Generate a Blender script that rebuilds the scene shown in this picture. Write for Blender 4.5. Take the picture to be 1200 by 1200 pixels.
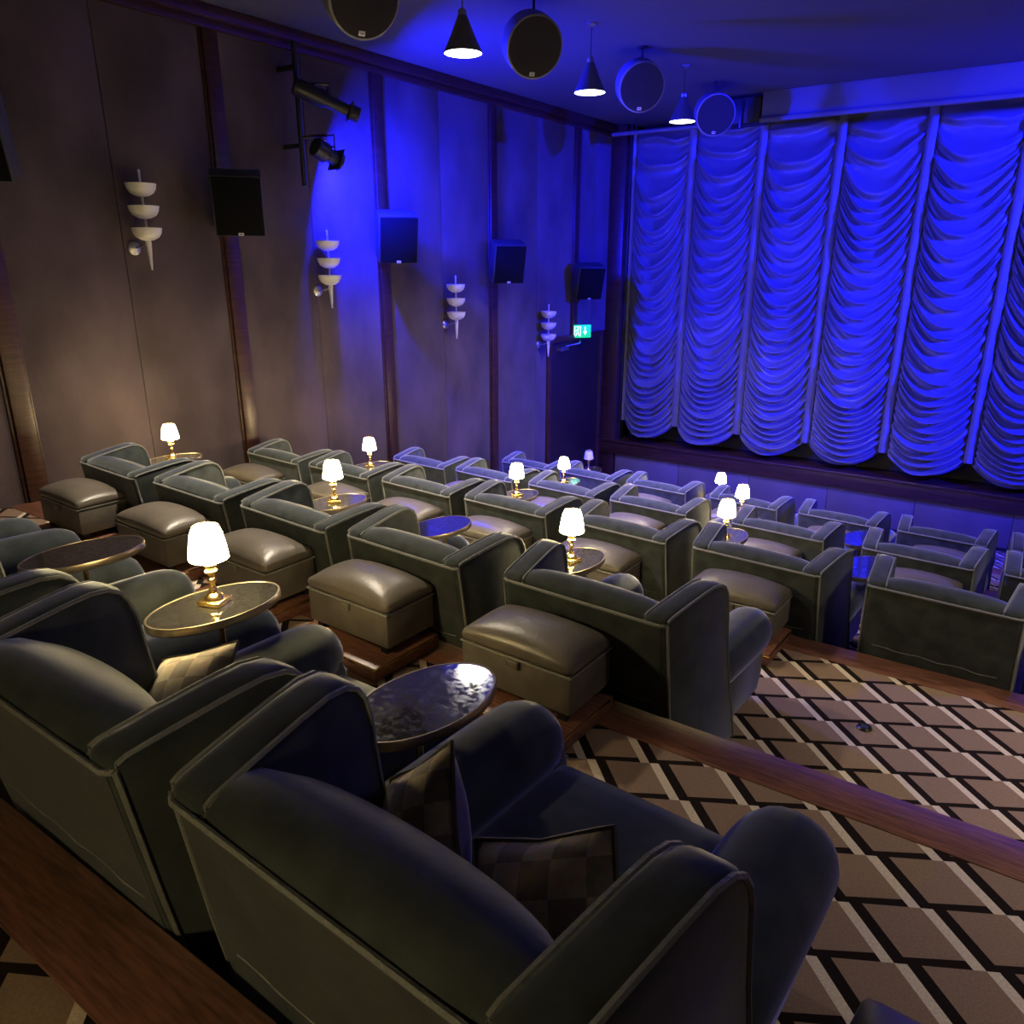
import bpy, bmesh, math, random
from mathutils import Vector, Matrix
random.seed(7)
SC = bpy.context.scene
for o in list(bpy.data.objects): bpy.data.objects.remove(o)
COL = SC.collection
PI = math.pi

# ------------------------------------------------------------------ camera
cam_d = bpy.data.cameras.new('camera'); cam = bpy.data.objects.new('camera', cam_d); COL.objects.link(cam)
cam_d.sensor_width = 36.0; cam_d.lens = 27.0; cam_d.clip_start = 0.05
cam.location = (0, 0, 1.8)
cam.rotation_euler = (math.radians(90 - 18.26), 0, math.radians(34.6))
SC.camera = cam

# ------------------------------------------------------------------ world, exposure
w = bpy.data.worlds.new('world'); SC.world = w; w.use_nodes = True
w.node_tree.nodes['Background'].inputs[0].default_value = (0.55, 0.5, 0.6, 1)
w.node_tree.nodes['Background'].inputs[1].default_value = 0.0
SC.view_settings.view_transform = 'Standard'; SC.view_settings.look = 'None'
SC.view_settings.gamma = 1.0; SC.view_settings.use_curve_mapping = False
SC.view_settings.exposure = 1.3

PENDANT_W = 11.5; LAMP_W = 0.8; BLUE_W = 700.0
WARM = (1.0, 0.85, 0.64); LAMPCOL = (1.0, 0.77, 0.36); BLUE = (0.006, 0.008, 1.0)

# ------------------------------------------------------------------ materials
MATS = {}
def nodes(name):
    m = bpy.data.materials.new(name); m.use_nodes = True; MATS[name] = m
    nt = m.node_tree; b = nt.nodes['Principled BSDF']
    return m, nt, b
def N(nt, typ, **kw):
    n = nt.nodes.new(typ)
    for k, v in kw.items(): setattr(n, k, v)
    return n
def plain(name, col, rough=0.6, metal=0.0, sheen=0.0, noise=None, bump=None, coat=0.0, spec=0.5, sheen_tint=(1, 1, 1)):
    m, nt, b = nodes(name)
    b.inputs['Base Color'].default_value = (*col, 1); b.inputs['Roughness'].default_value = rough
    b.inputs['Metallic'].default_value = metal; b.inputs['Sheen Weight'].default_value = sheen
    b.inputs['Sheen Roughness'].default_value = 0.35; b.inputs['Sheen Tint'].default_value = (*sheen_tint, 1)
    b.inputs['Coat Weight'].default_value = coat; b.inputs['Specular IOR Level'].default_value = spec
    tc = N(nt, 'ShaderNodeTexCoord')
    if noise:
        sc, amt, stretch = noise
        mp = N(nt, 'ShaderNodeMapping'); mp.inputs['Scale'].default_value = stretch
        nz = N(nt, 'ShaderNodeTexNoise'); nz.inputs['Scale'].default_value = sc; nz.inputs['Detail'].default_value = 5
        rp = N(nt, 'ShaderNodeValToRGB')
        rp.color_ramp.elements[0].position = 0.3; rp.color_ramp.elements[1].position = 0.7
        rp.color_ramp.elements[0].color = (*[c * (1 - amt) for c in col], 1)
        rp.color_ramp.elements[1].color = (*[min(1, c * (1 + amt)) for c in col], 1)
        nt.links.new(tc.outputs['Object'], mp.inputs[0]); nt.links.new(mp.outputs[0], nz.inputs['Vector'])
        nt.links.new(nz.outputs['Fac'], rp.inputs[0]); nt.links.new(rp.outputs[0], b.inputs['Base Color'])
    if bump:
        sc, st = bump
        nb = N(nt, 'ShaderNodeTexNoise'); nb.inputs['Scale'].default_value = sc; nb.inputs['Detail'].default_value = 4
        bp = N(nt, 'ShaderNodeBump'); bp.inputs['Strength'].default_value = st; bp.inputs['Distance'].default_value = 0.01
        nt.links.new(tc.outputs['Object'], nb.inputs['Vector']); nt.links.new(nb.outputs['Fac'], bp.inputs['Height'])
        nt.links.new(bp.outputs[0], b.inputs['Normal'])
    return m
def emis(name, col, st, base=(0.8, 0.8, 0.8)):
    m, nt, b = nodes(name)
    b.inputs['Base Color'].default_value = (*base, 1)
    b.inputs['Emission Color'].default_value = (*col, 1); b.inputs['Emission Strength'].default_value = st
    return m

plain('velvet', (0.050, 0.060, 0.058), 0.85, sheen=1.0, noise=(9, 0.35, (1, 1, 1)), bump=(60, 0.04), spec=0.2, sheen_tint=(0.88, 0.94, 1.0))
plain('velvet_piping', (0.24, 0.25, 0.23), 0.7, sheen=0.6, spec=0.3, bump=(90, 0.5))
plain('leather', (0.15, 0.13, 0.105), 0.36, noise=(6, 0.18, (1, 1, 1)), bump=(45, 0.12))
plain('leather_side', (0.13, 0.115, 0.095), 0.55, noise=(8, 0.2, (1, 1, 1)), bump=(70, 0.15))
plain('dark_wood', (0.045, 0.017, 0.010), 0.36, noise=(5, 0.5, (1, 1, 14)))
plain('floor_wood', (0.20, 0.085, 0.055), 0.36, noise=(6, 0.45, (1.5, 18, 18)), bump=(30, 0.08))
plain('brass', (0.80, 0.52, 0.17), 0.24, metal=1.0)
plain('dark_brass', (0.36, 0.29, 0.20), 0.38, metal=1.0)
plain('door_wood', (0.018, 0.009, 0.008), 0.4, noise=(5, 0.4, (1, 1, 14)))
plain('black', (0.008, 0.008, 0.009), 0.55)
plain('black_metal', (0.015, 0.015, 0.017), 0.35)
plain('speaker_grey', (0.03, 0.03, 0.033), 0.6)
plain('grille', (0.004, 0.004, 0.005), 0.9, bump=(400, 0.6), spec=0.1)
plain('drum_grey', (0.16, 0.16, 0.18), 0.55)
plain('drum_grille', (0.035, 0.033, 0.036), 0.9, bump=(400, 0.6), spec=0.1)
plain('badge', (0.7, 0.7, 0.72), 0.3, metal=0.3)
plain('porcelain', (0.62, 0.60, 0.57), 0.4)
plain('wall_fabric', (0.082, 0.061, 0.066), 0.9, sheen=0.3, noise=(2.2, 0.30, (1, 1, 0.6)), bump=(35, 0.2), spec=0.15)
plain('wall_dark', (0.03, 0.025, 0.03), 0.9)
plain('ceiling_paint', (0.060, 0.060, 0.075), 0.7)
plain('apron_fabric', (0.13, 0.105, 0.078), 0.85, noise=(3, 0.12, (1, 1, 1)))
plain('curtain_satin', (0.115, 0.115, 0.125), 0.40, sheen=0.3)
plain('seam_tape', (0.15, 0.15, 0.16), 0.6)
plain('pelmet_paint', (0.12, 0.12, 0.13), 0.6)
plain('steel', (0.55, 0.55, 0.56), 0.3, metal=1.0)
plain('cushion_back', (0.20, 0.17, 0.17), 0.8, sheen=0.5)
plain('cushion_piping', (0.12, 0.105, 0.08), 0.7)
plain('pendant_shade', (0.20, 0.20, 0.20), 0.35, metal=0.8)
emis('lamp_shade_lit', (1.0, 0.77, 0.36), 40.0)
plain('lamp_shade_off', (0.55, 0.55, 0.58), 0.6)
emis('pendant_diffuser', (1.0, 0.95, 0.85), 8.0)
emis('stage_lens', (0.1, 0.12, 1.0), 6.0)
emis('exit_green', (0.004, 0.36, 0.13), 0.9, (0.0, 0.05, 0.02))
emis('exit_white', (0.6, 1.0, 0.78), 0.8, (0.2, 0.3, 0.25))

# wood grain along x for nosing is handled above; antique mirror for the table tops
m, nt, b = nodes('antique_mirror')
b.inputs['Metallic'].default_value = 0.97
tc = N(nt, 'ShaderNodeTexCoord'); n1 = N(nt, 'ShaderNodeTexNoise'); n1.inputs['Scale'].default_value = 60; n1.inputs['Detail'].default_value = 6
r1 = N(nt, 'ShaderNodeValToRGB'); r1.color_ramp.elements[0].position = 0.42; r1.color_ramp.elements[1].position = 0.62
r1.color_ramp.elements[0].color = (0.70, 0.70, 0.68, 1); r1.color_ramp.elements[1].color = (0.46, 0.45, 0.43, 1)
r2 = N(nt, 'ShaderNodeMapRange'); r2.inputs[1].default_value = 0.4; r2.inputs[2].default_value = 0.65; r2.inputs[3].default_value = 0.04; r2.inputs[4].default_value = 0.15
bp = N(nt, 'ShaderNodeBump'); bp.inputs['Strength'].default_value = 0.008
nt.links.new(tc.outputs['Object'], n1.inputs['Vector']); nt.links.new(n1.outputs['Fac'], r1.inputs[0]); nt.links.new(n1.outputs['Fac'], r2.inputs[0])
nt.links.new(r1.outputs[0], b.inputs['Base Color']); nt.links.new(r2.outputs[0], b.inputs['Roughness'])
nt.links.new(n1.outputs['Fac'], bp.inputs['Height']); nt.links.new(bp.outputs[0], b.inputs['Normal'])

# carpet: lattice of brown blocks with cream and dark-brown edges
m, nt, b = nodes('carpet')
b.inputs['Roughness'].default_value = 0.95; b.inputs['Specular IOR Level'].default_value = 0.1
tc = N(nt, 'ShaderNodeTexCoord'); sx = N(nt, 'ShaderNodeSeparateXYZ'); nt.links.new(tc.outputs['Object'], sx.inputs[0])
def M(op, a, b_=None, c=None):
    n = N(nt, 'ShaderNodeMath', operation=op)
    for i, v in enumerate((a, b_, c)):
        if v is None: continue
        if hasattr(v, 'links'): nt.links.new(v, n.inputs[i])
        else: n.inputs[i].default_value = v
    return n.outputs[0]
U1 = (0.207, 0.112); U2 = (0.176, -0.133)
det = U1[0] * U2[1] - U1[1] * U2[0]
CX0, CY0 = -0.994, 2.061        # one lattice node read off the photograph
px = M('SUBTRACT', sx.outputs[0], CX0); py = M('SUBTRACT', sx.outputs[1], CY0)
s_ = M('ADD', M('MULTIPLY', px, U2[1] / det), M('MULTIPLY', py, -U2[0] / det))
t_ = M('ADD', M('MULTIPLY', px, -U1[1] / det), M('MULTIPLY', py, U1[0] / det))
ft = M('FRACT', M('ADD', t_, 100.0))
q = M('FRACT', M('ADD', M('ADD', s_, 100.0), M('MULTIPLY', ft, 0.141)))
light = M('LESS_THAN', q, 0.141)
darkl = M('MULTIPLY', M('GREATER_THAN', q, 0.141), M('LESS_THAN', q, 0.30))
darkb = M('GREATER_THAN', M('ADD', ft, M('MULTIPLY', q, 0.04)), 0.90)
dark = M('MULTIPLY', M('MAXIMUM', darkl, darkb), M('SUBTRACT', 1.0, light))
nz = N(nt, 'ShaderNodeTexNoise'); nz.inputs['Scale'].default_value = 130; nz.inputs['Detail'].default_value = 3
nt.links.new(tc.outputs['Object'], nz.inputs['Vector'])
mx1 = N(nt, 'ShaderNodeMix', data_type='RGBA'); mx1.inputs['A'].default_value = (0.38, 0.26, 0.19, 1); mx1.inputs['B'].default_value = (0.022, 0.014, 0.012, 1)
nt.links.new(dark, mx1.inputs['Factor'])
mx2 = N(nt, 'ShaderNodeMix', data_type='RGBA'); mx2.inputs['B'].default_value = (0.92, 0.78, 0.62, 1)
nt.links.new(light, mx2.inputs['Factor']); nt.links.new(mx1.outputs['Result'], mx2.inputs['A'])
mx3 = N(nt, 'ShaderNodeMix', data_type='RGBA', blend_type='MULTIPLY'); mx3.inputs['Factor'].default_value = 0.5
nt.links.new(mx2.outputs['Result'], mx3.inputs['A']); nt.links.new(nz.outputs['Fac'], mx3.inputs['B'])
nt.links.new(mx3.outputs['Result'], b.inputs['Base Color'])
bp = N(nt, 'ShaderNodeBump'); bp.inputs['Strength'].default_value = 0.3; bp.inputs['Distance'].default_value = 0.004
nt.links.new(nz.outputs['Fac'], bp.inputs['Height']); nt.links.new(bp.outputs[0], b.inputs['Normal'])

# checked cushion fabric
m, nt, b = nodes('cushion_check')
b.inputs['Roughness'].default_value = 0.8; b.inputs['Sheen Weight'].default_value = 0.4
tc = N(nt, 'ShaderNodeTexCoord'); ck = N(nt, 'ShaderNodeTexChecker'); ck.inputs['Scale'].default_value = 15
ck.inputs['Color1'].default_value = (0.74, 0.60, 0.45, 1); ck.inputs['Color2'].default_value = (0.38, 0.30, 0.23, 1)
mp = N(nt, 'ShaderNodeMapping'); mp.inputs['Location'].default_value = (0.013, 0.017, 0.5); mp.inputs['Scale'].default_value = (1, 1, 0.001)
wv = N(nt, 'ShaderNodeTexNoise'); wv.inputs['Scale'].default_value = 60; wv.inputs['Detail'].default_value = 4
mx = N(nt, 'ShaderNodeMix', data_type='RGBA', blend_type='MULTIPLY'); mx.inputs['Factor'].default_value = 0.7
nt.links.new(tc.outputs['Object'], mp.inputs[0]); nt.links.new(mp.outputs[0], ck.inputs['Vector'])
nt.links.new(tc.outputs['Object'], wv.inputs['Vector'])
nt.links.new(ck.outputs['Color'], mx.inputs['A']); nt.links.new(wv.outputs['Color'], mx.inputs['B'])
nt.links.new(mx.outputs['Result'], b.inputs['Base Color'])

# ------------------------------------------------------------------ mesh helpers
class MB:
    def __init__(s): s.v = []; s.f = []
    def add(s, verts, faces):
        o = len(s.v); s.v += [tuple(p) for p in verts]; s.f += [tuple(i + o for i in f) for f in faces]; return s
    def box(s, x0, x1, y0, y1, z0, z1, c=0.0):
        if c <= 0:
            v = [(x, y, z) for z in (z0, z1) for y in (y0, y1) for x in (x0, x1)]
            return s.add(v, [(0, 2, 3, 1), (4, 5, 7, 6), (0, 1, 5, 4), (2, 6, 7, 3), (0, 4, 6, 2), (1, 3, 7, 5)])
        bm = bmesh.new(); bmesh.ops.create_cube(bm, size=1)
        for q in bm.verts:
            q.co = Vector(((x0 + x1) / 2 + q.co.x * (x1 - x0), (y0 + y1) / 2 + q.co.y * (y1 - y0), (z0 + z1) / 2 + q.co.z * (z1 - z0)))
        bmesh.ops.bevel(bm, geom=bm.edges[:], offset=c, segments=2, affect='EDGES', profile=0.5)
        bm.verts.index_update()
        s.add([q.co for q in bm.verts], [[q.index for q in f.verts] for f in bm.faces]); bm.free(); return s
    def rings(s, rs, closed=True, cap0=True, cap1=True, loop=False):
        n = len(rs[0]); v = [p for r in rs for p in r]; f = []
        m_ = len(rs)
        for j in range(m_ if loop else m_ - 1):
            for i in range(n if closed else n - 1):
                a = j * n + i; b_ = j * n + (i + 1) % n; k = (j + 1) % m_
                f.append((a, b_, k * n + (i + 1) % n, k * n + i))
        if not loop and closed:
            if cap0: f.append(tuple(reversed(range(n))))
            if cap1: f.append(tuple((m_ - 1) * n + i for i in range(n)))
        return s.add(v, f)
    def tube(s, path, r, n=6, closed=False):
        P = [Vector(p) for p in path]; rs = []; up = Vector((0.13, 0.21, 0.97))
        for i, p in enumerate(P):
            if closed: d = P[(i + 1) % len(P)] - P[i - 1]
            else: d = P[min(i + 1, len(P) - 1)] - P[max(i - 1, 0)]
            d.normalize(); a = d.cross(up)
            if a.length < 0.05: a = d.cross(Vector((1, 0, 0)))
            a.normalize(); b_ = d.cross(a); rr = r[i] if isinstance(r, (list, tuple)) else r
            rs.append([p + (a * math.cos(2 * PI * k / n) + b_ * math.sin(2 * PI * k / n)) * rr for k in range(n)])
        return s.rings(rs, loop=closed)
    def lathe(s, prof, n=20, c=(0, 0, 0), cap0=True, cap1=True):
        rs = [[(c[0] + r * math.cos(2 * PI * k / n), c[1] + r * math.sin(2 * PI * k / n), c[2] + z) for k in range(n)] for r, z in prof]
        return s.rings(rs, cap0=cap0, cap1=cap1)
    def rbox(s, c, size, r, n=6, puff=(0, 0), pinch=0):
        """rounded box; puff = (top, bottom) crown heights"""
        hx, hy, hz = (q / 2 for q in size); idx = {}; V = []; F = []
        def vert(i, j, k):
            key = (i, j, k)
            if key in idx: return idx[key]
            u = [-1 + 2 * q / n for q in key]
            def g(t, h):      # more samples near the rims
                return h * math.copysign(min(1, abs(t)) ** 0.8, t)
            p = Vector((g(u[0], hx), g(u[1], hy), g(u[2], hz)))
            inn = Vector((max(-hx + r, min(hx - r, p.x)), max(-hy + r, min(hy - r, p.y)), max(-hz + min(r, hz), min(hz - min(r, hz), p.z))))
            d = p - inn
            if d.length > 1e-6: p = inn + d.normalized() * min(r, max(d.length, r) if d.length else r)
            cx = 1 - (p.x / hx) ** 2; cy = 1 - (p.y / hy) ** 2; cr = max(0, cx) ** 0.6 * max(0, cy) ** 0.6
            if p.z > 0: p.z += puff[0] * cr
            else: p.z -= puff[1] * cr
            idx[key] = len(V); V.append(Vector(c) + p); return idx[key]
        for a in range(n):
            for b_ in range(n):
                for k, fl in ((0, 1), (n, 0)):
                    for q in ([(a, b_, k), (a + 1, b_, k), (a + 1, b_ + 1, k), (a, b_ + 1, k)],):
                        f = [vert(*t) for t in q]; F.append(f[::-1] if fl else f)
                    q = [(k, a, b_), (k, a + 1, b_), (k, a + 1, b_ + 1), (k, a, b_ + 1)]
                    f = [vert(*t) for t in q]; F.append(f[::-1] if fl else f)
                    q = [(a, k, b_), (a, k, b_ + 1), (a + 1, k, b_ + 1), (a + 1, k, b_)]
                    f = [vert(*t) for t in q]; F.append(f[::-1] if fl else f)
        return s.add(V, F)
    def build(s, name, mat, parent=None, smooth=True, angle=40, mtx=None):
        me = bpy.data.meshes.new(name); me.from_pydata(s.v if mtx is None else [mtx @ Vector(p) for p in s.v], [], s.f)
        bm = bmesh.new(); bm.from_mesh(me); bmesh.ops.recalc_face_normals(bm, faces=bm.faces[:]); bm.to_mesh(me); bm.free()
        me.materials.append(MATS[mat]); me.update()
        if smooth:
            me.shade_smooth()
            try: me.set_sharp_from_angle(angle=math.radians(angle))
            except Exception: pass
        o = bpy.data.objects.new(name, me); COL.objects.link(o)
        if parent: o.parent = parent
        return o

def empty(name, loc=(0, 0, 0), rz=0.0):
    o = bpy.data.objects.new(name, None); COL.objects.link(o); o.location = loc; o.rotation_euler = (0, 0, rz)
    o.empty_display_size = 0.1; return o
def tag(o, label, cat, group=None):
    o['label'] = label; o['category'] = cat
    if group: o['group'] = group
    return o
def struct(o): o['kind'] = 'structure'; return o
def copy_tree(o, parent=None):
    c = o.copy(); COL.objects.link(c); c.parent = parent
    for ch in list(o.children): copy_tree(ch, c)
    return c
def place(root, loc, rz=0.0, sc=(1, 1, 1)):
    root.location = loc; root.rotation_euler = (0, 0, rz); root.scale = sc; return root

# ------------------------------------------------------------------ layout numbers (metres, camera over x=y=0)
WL = -6.336; WR = 5.4; YB = -4.6; YS = 12.04; CEIL = 3.80
RIS = 0.409
ROWY = {-2: -3.19, -1: -1.30, 0: 0.59, 1: 2.56, 2: 4.44, 3: 6.23, 4: 8.13, 5: 10.0}
def fz(k): return -RIS * k

# ------------------------------------------------------------------ floor (stepped)
mb = MB(); edges = []
for k in range(-2, 6):
    y0 = ROWY[k] + 0.04 if k > -2 else YB; y1 = ROWY[k + 1] + 0.04 if k < 5 else YS + 0.9
    mb.box(WL, WR, y0, y1, -3.0, fz(k))
floor = struct(mb.build('floor', 'carpet', smooth=False))
for k in range(-1, 6):
    e = ROWY[k] + 0.04
    MB().box(WL + 0.01, WR - 0.01, e - 0.185, e + 0.012, fz(k - 1) - 0.02, fz(k - 1) + 0.004, 0.003).build('nosing', 'floor_wood', floor)
# socket set in the carpet
fs = MB().lathe([(0.0, 0.012), (0.018, 0.012), (0.02, 0.004)], 14, (-0.425, 3.69, fz(1)), cap0=False).build('floor_socket_cover', 'steel')
tag(fs, 'small round metal floor socket set into the patterned carpet', 'floor socket')
MB().tube([(-0.425 + 0.03 * math.cos(a * PI / 8), 3.69 + 0.03 * math.sin(a * PI / 8), fz(1) + 0.004) for a in range(16)], 0.007, 5, True).build('ring', 'black_metal', fs)

# ------------------------------------------------------------------ ceiling and walls
struct(MB().box(WL - 0.2, WR + 0.2, YB - 0.2, YS + 1.0, CEIL, CEIL + 0.15).build('ceiling', 'ceiling_paint', smooth=False))
wl = struct(MB().box(WL - 0.2, WL, YB, YS + 1.0, -3.0, CEIL).build('wall_left', 'wall_dark', smooth=False))
struct(MB().box(WR, WR + 0.2, YB, YS + 1.0, -3.0, CEIL).build('wall_right', 'wall_fabric', smooth=False))
struct(MB().box(WL - 0.2, WR + 0.2, YB - 0.2, YB, -3.0, CEIL).build('wall_back', 'wall_fabric', smooth=False))
struct(MB().box(WL - 0.2, WR + 0.2, YS + 0.8, YS + 1.0, -3.0, CEIL).build('wall_front', 'wall_dark', smooth=False))
PIL = [0.6, 2.62, 4.63, 6.62, 8.70, 10.86]
DOOR0, DOOR1, DOORZ = 10.17, 11.73, 0.57
# fabric panels: two per bay, standing slightly proud of the wall
bays = [YB] + [-1.4] + PIL + [YS]
for i in range(len(bays) - 1):
    a, b_ = bays[i], bays[i + 1]
    mid = (a + b_) / 2
    for (p, q_) in ((a, mid), (mid, b_)):
        lo = -2.1
        if q_ > DOOR0 + 0.05 and p < DOOR1:
            lo = DOORZ + 0.07
            if p < DOOR0: MB().box(WL - 0.02, WL + 0.02, p + 0.003, DOOR0 - 0.09, -2.1, lo, 0.004).build('fabric_panel', 'wall_fabric', wl)
        MB().box(WL - 0.02, WL + 0.02, p + 0.003, q_ - 0.003, lo, 3.74, 0.004).build('fabric_panel', 'wall_fabric', wl)
for i, y in enumerate(PIL):
    lo = -2.1 if i < 5 else DOORZ + 0.07
    t = MB().box(WL, WL + 0.055, y - 0.07, y + 0.07, lo, 3.74, 0.004).build('trim_%d' % (i + 1), 'dark_wood'); struct(t)
    for s in (-1, 1):
        MB().box(WL, WL + 0.035, y + s * 0.083 - 0.012, y + s * 0.083 + 0.012, lo, 3.74, 0.004).build('bead', 'dark_wood', t)
    if i < 5:
        k = max(kk for kk in range(-2, 6) if (ROWY[kk] + 0.04 if kk > -2 else -99) < y)
        MB().box(WL, WL + 0.075, y - 0.1, y + 0.1, fz(k) , fz(k) + 0.28, 0.008).build('plinth_block', 'dark_wood', t)
t = struct(MB().box(WL, WL + 0.12, YB, YS - 0.05, 3.70, CEIL, 0.012).build('trim_7', 'dark_wood'))
MB().box(WL, WL + 0.07, YB, YS - 0.05, 3.63, 3.705, 0.01).build('lower_moulding', 'dark_wood', t)

# door beside the screen
d = empty('door_1', (WL, (DOOR0 + DOOR1) / 2, fz(5))); struct(d)
dh = DOORZ - fz(5); dw = (DOOR1 - DOOR0) / 2
MB().box(-0.03, 0.03, -dw + 0.004, dw - 0.004, 0.01, dh, 0.004).build('door_leaf', 'door_wood', d)
MB().box(-0.02, 0.07, -dw - 0.09, -dw, 0, dh + 0.08, 0.006).build('door_frame', 'dark_wood', d)
MB().box(-0.02, 0.07, dw, dw + 0.09, 0, dh + 0.08, 0.006).build('door_frame', 'dark_wood', d)
MB().box(-0.02, 0.07, -dw, dw, dh, dh + 0.08, 0.006).build('door_frame', 'dark_wood', d)
cl = MB().box(0.03, 0.09, -dw + 0.22, -dw + 0.47, dh - 0.14, dh - 0.08, 0.006).build('door_closer', 'steel', d)
MB().tube([(0.07, -dw + 0.40, dh - 0.075), (0.20, -dw + 0.62, dh - 0.04), (0.07, -dw + 0.85, dh + 0.01)], 0.009, 6).build('closer_arm', 'steel', cl)

# exit sign: green box, white running figure, arrow and doorway
ex = empty('exit_sign', (-6.19, 10.93, 0.70), math.radians(-42)); tag(ex, 'small lit green exit sign with white running figure above the door', 'exit sign')
MB().box(-0.03, 0.0, -0.155, 0.155, -0.1, 0.1, 0.005).build('housing', 'exit_green', ex)
MB().tube([(-0.02, 0, 0), (-0.14, 0.05, 0)], 0.015, 6).build('bracket', 'steel', ex)
fg = MB()
def flat(pts, x=0.004):
    MBv = [(0.001, y, z) for y, z in pts] + [(x, y, z) for y, z in pts]; n = len(pts)
    fg.add(MBv, [tuple(range(n)), tuple(range(2 * n - 1, n - 1, -1))] + [(i, (i + 1) % n, n + (i + 1) % n, n + i) for i in range(n)])
def rectp(y0, y1, z0, z1): flat([(y0, z0), (y1, z0), (y1, z1), (y0, z1)])
rectp(-0.125, -0.112, -0.08, 0.08); rectp(-0.03, -0.017, -0.08, 0.08); rectp(-0.112, -0.03, 0.068, 0.08)
flat([(-0.065 + 0.014 * math.cos(a), 0.048 + 0.014 * math.sin(a)) for a in [i * PI / 4 for i in range(8)]])
flat([(-0.085, 0.03), (-0.055, 0.03), (-0.058, -0.01), (-0.082, -0.01)])
flat([(-0.082, -0.01), (-0.068, -0.01), (-0.090, -0.07), (-0.105, -0.065)])
flat([(-0.070, -0.01), (-0.058, -0.01), (-0.040, -0.07), (-0.054, -0.07)])
flat([(-0.085, 0.03), (-0.078, 0.018), (-0.105, 0.0), (-0.108, 0.01)])
fg.build('running_figure', 'exit_white', ex, smooth=False)
fg = MB(); rectp(0.045, 0.065, 0.0, 0.07); flat([(0.02, 0.0), (0.09, 0.0), (0.055, -0.06)])
fg.build('arrow', 'exit_white', ex, smooth=False)

# stage: proscenium jambs, ledge, apron, screen void, pelmet
st = struct(MB().box(WL, -6.05, YS - 0.10, YS + 0.15, fz(5), CEIL, 0.01).build('trim_8', 'dark_wood'))
MB().box(-6.05, -6.0, YS + 0.0, YS + 0.15, -1.25, CEIL, 0.006).build('inner_bead', 'black', st)
st = struct(MB().box(WL + 0.01, WR - 0.01, YS - 0.14, YS + 0.8, -1.47, -1.235, 0.012).build('trim_9', 'dark_wood'))
MB().box(WL + 0.01, WR - 0.01, YS - 0.16, YS - 0.1, -1.27, -1.225, 0.008).build('ledge_nosing', 'dark_wood', st)
ap = struct(MB().box(WL + 0.3, WR - 0.01, YS - 0.06, YS + 0.8, fz(5), -1.47).build('wall_front_apron', 'wall_dark', smooth=False))
x = WL + 0.31
while x < WR - 0.1:
    MB().box(x, min(x + 1.2, WR - 0.02), YS - 0.085, YS - 0.05, fz(5) + 0.06, -1.475, 0.006).build('fabric_panel', 'apron_fabric', ap); x += 1.206
pel = MB().box(-3.55, WR - 0.05, 10.72, 10.84, 3.475, CEIL, 0.01).build('trim_10', 'pelmet_paint'); struct(pel)
MB().box(-3.55, WR - 0.05, 10.66, 10.73, 3.44, 3.49, 0.006).build('lower_lip', 'pelmet_paint', pel)
bar = MB().tube([(-6.1, 11.55, 3.60), (-3.4, 11.55, 3.60)], 0.03, 8).build('curtain_bar', 'pelmet_paint')
for xx in (-5.7, -3.9): MB().tube([(xx, 11.55, 3.61), (xx, 11.55, CEIL + 0.01)], 0.012, 6).build('hanger', 'black_metal', bar)
tag(bar, 'pale horizontal bar fixed above the festoon curtain', 'bar')
dbx = empty('equipment_box', (-3.80, 10.9, 3.4)); tag(dbx, 'black equipment box hung under the ceiling beside the pelmet', 'equipment box')
MB().box(-0.42, 0.22, -0.15, 0.2, 0.06, 0.36, 0.012).build('body', 'black', dbx)
MB().box(-0.03, 0.0, -0.20, -0.15, 0.0, 0.33, 0.004).build('bracket', 'black_metal', dbx)
MB().tube([(-0.3, 0, 0.36), (-0.3, 0, 0.42)], 0.02, 6).build('hanger', 'black_metal', dbx)
MB().tube([(0.12, 0, 0.36), (0.12, 0, 0.42)], 0.02, 6).build('hanger', 'black_metal', dbx)

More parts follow.
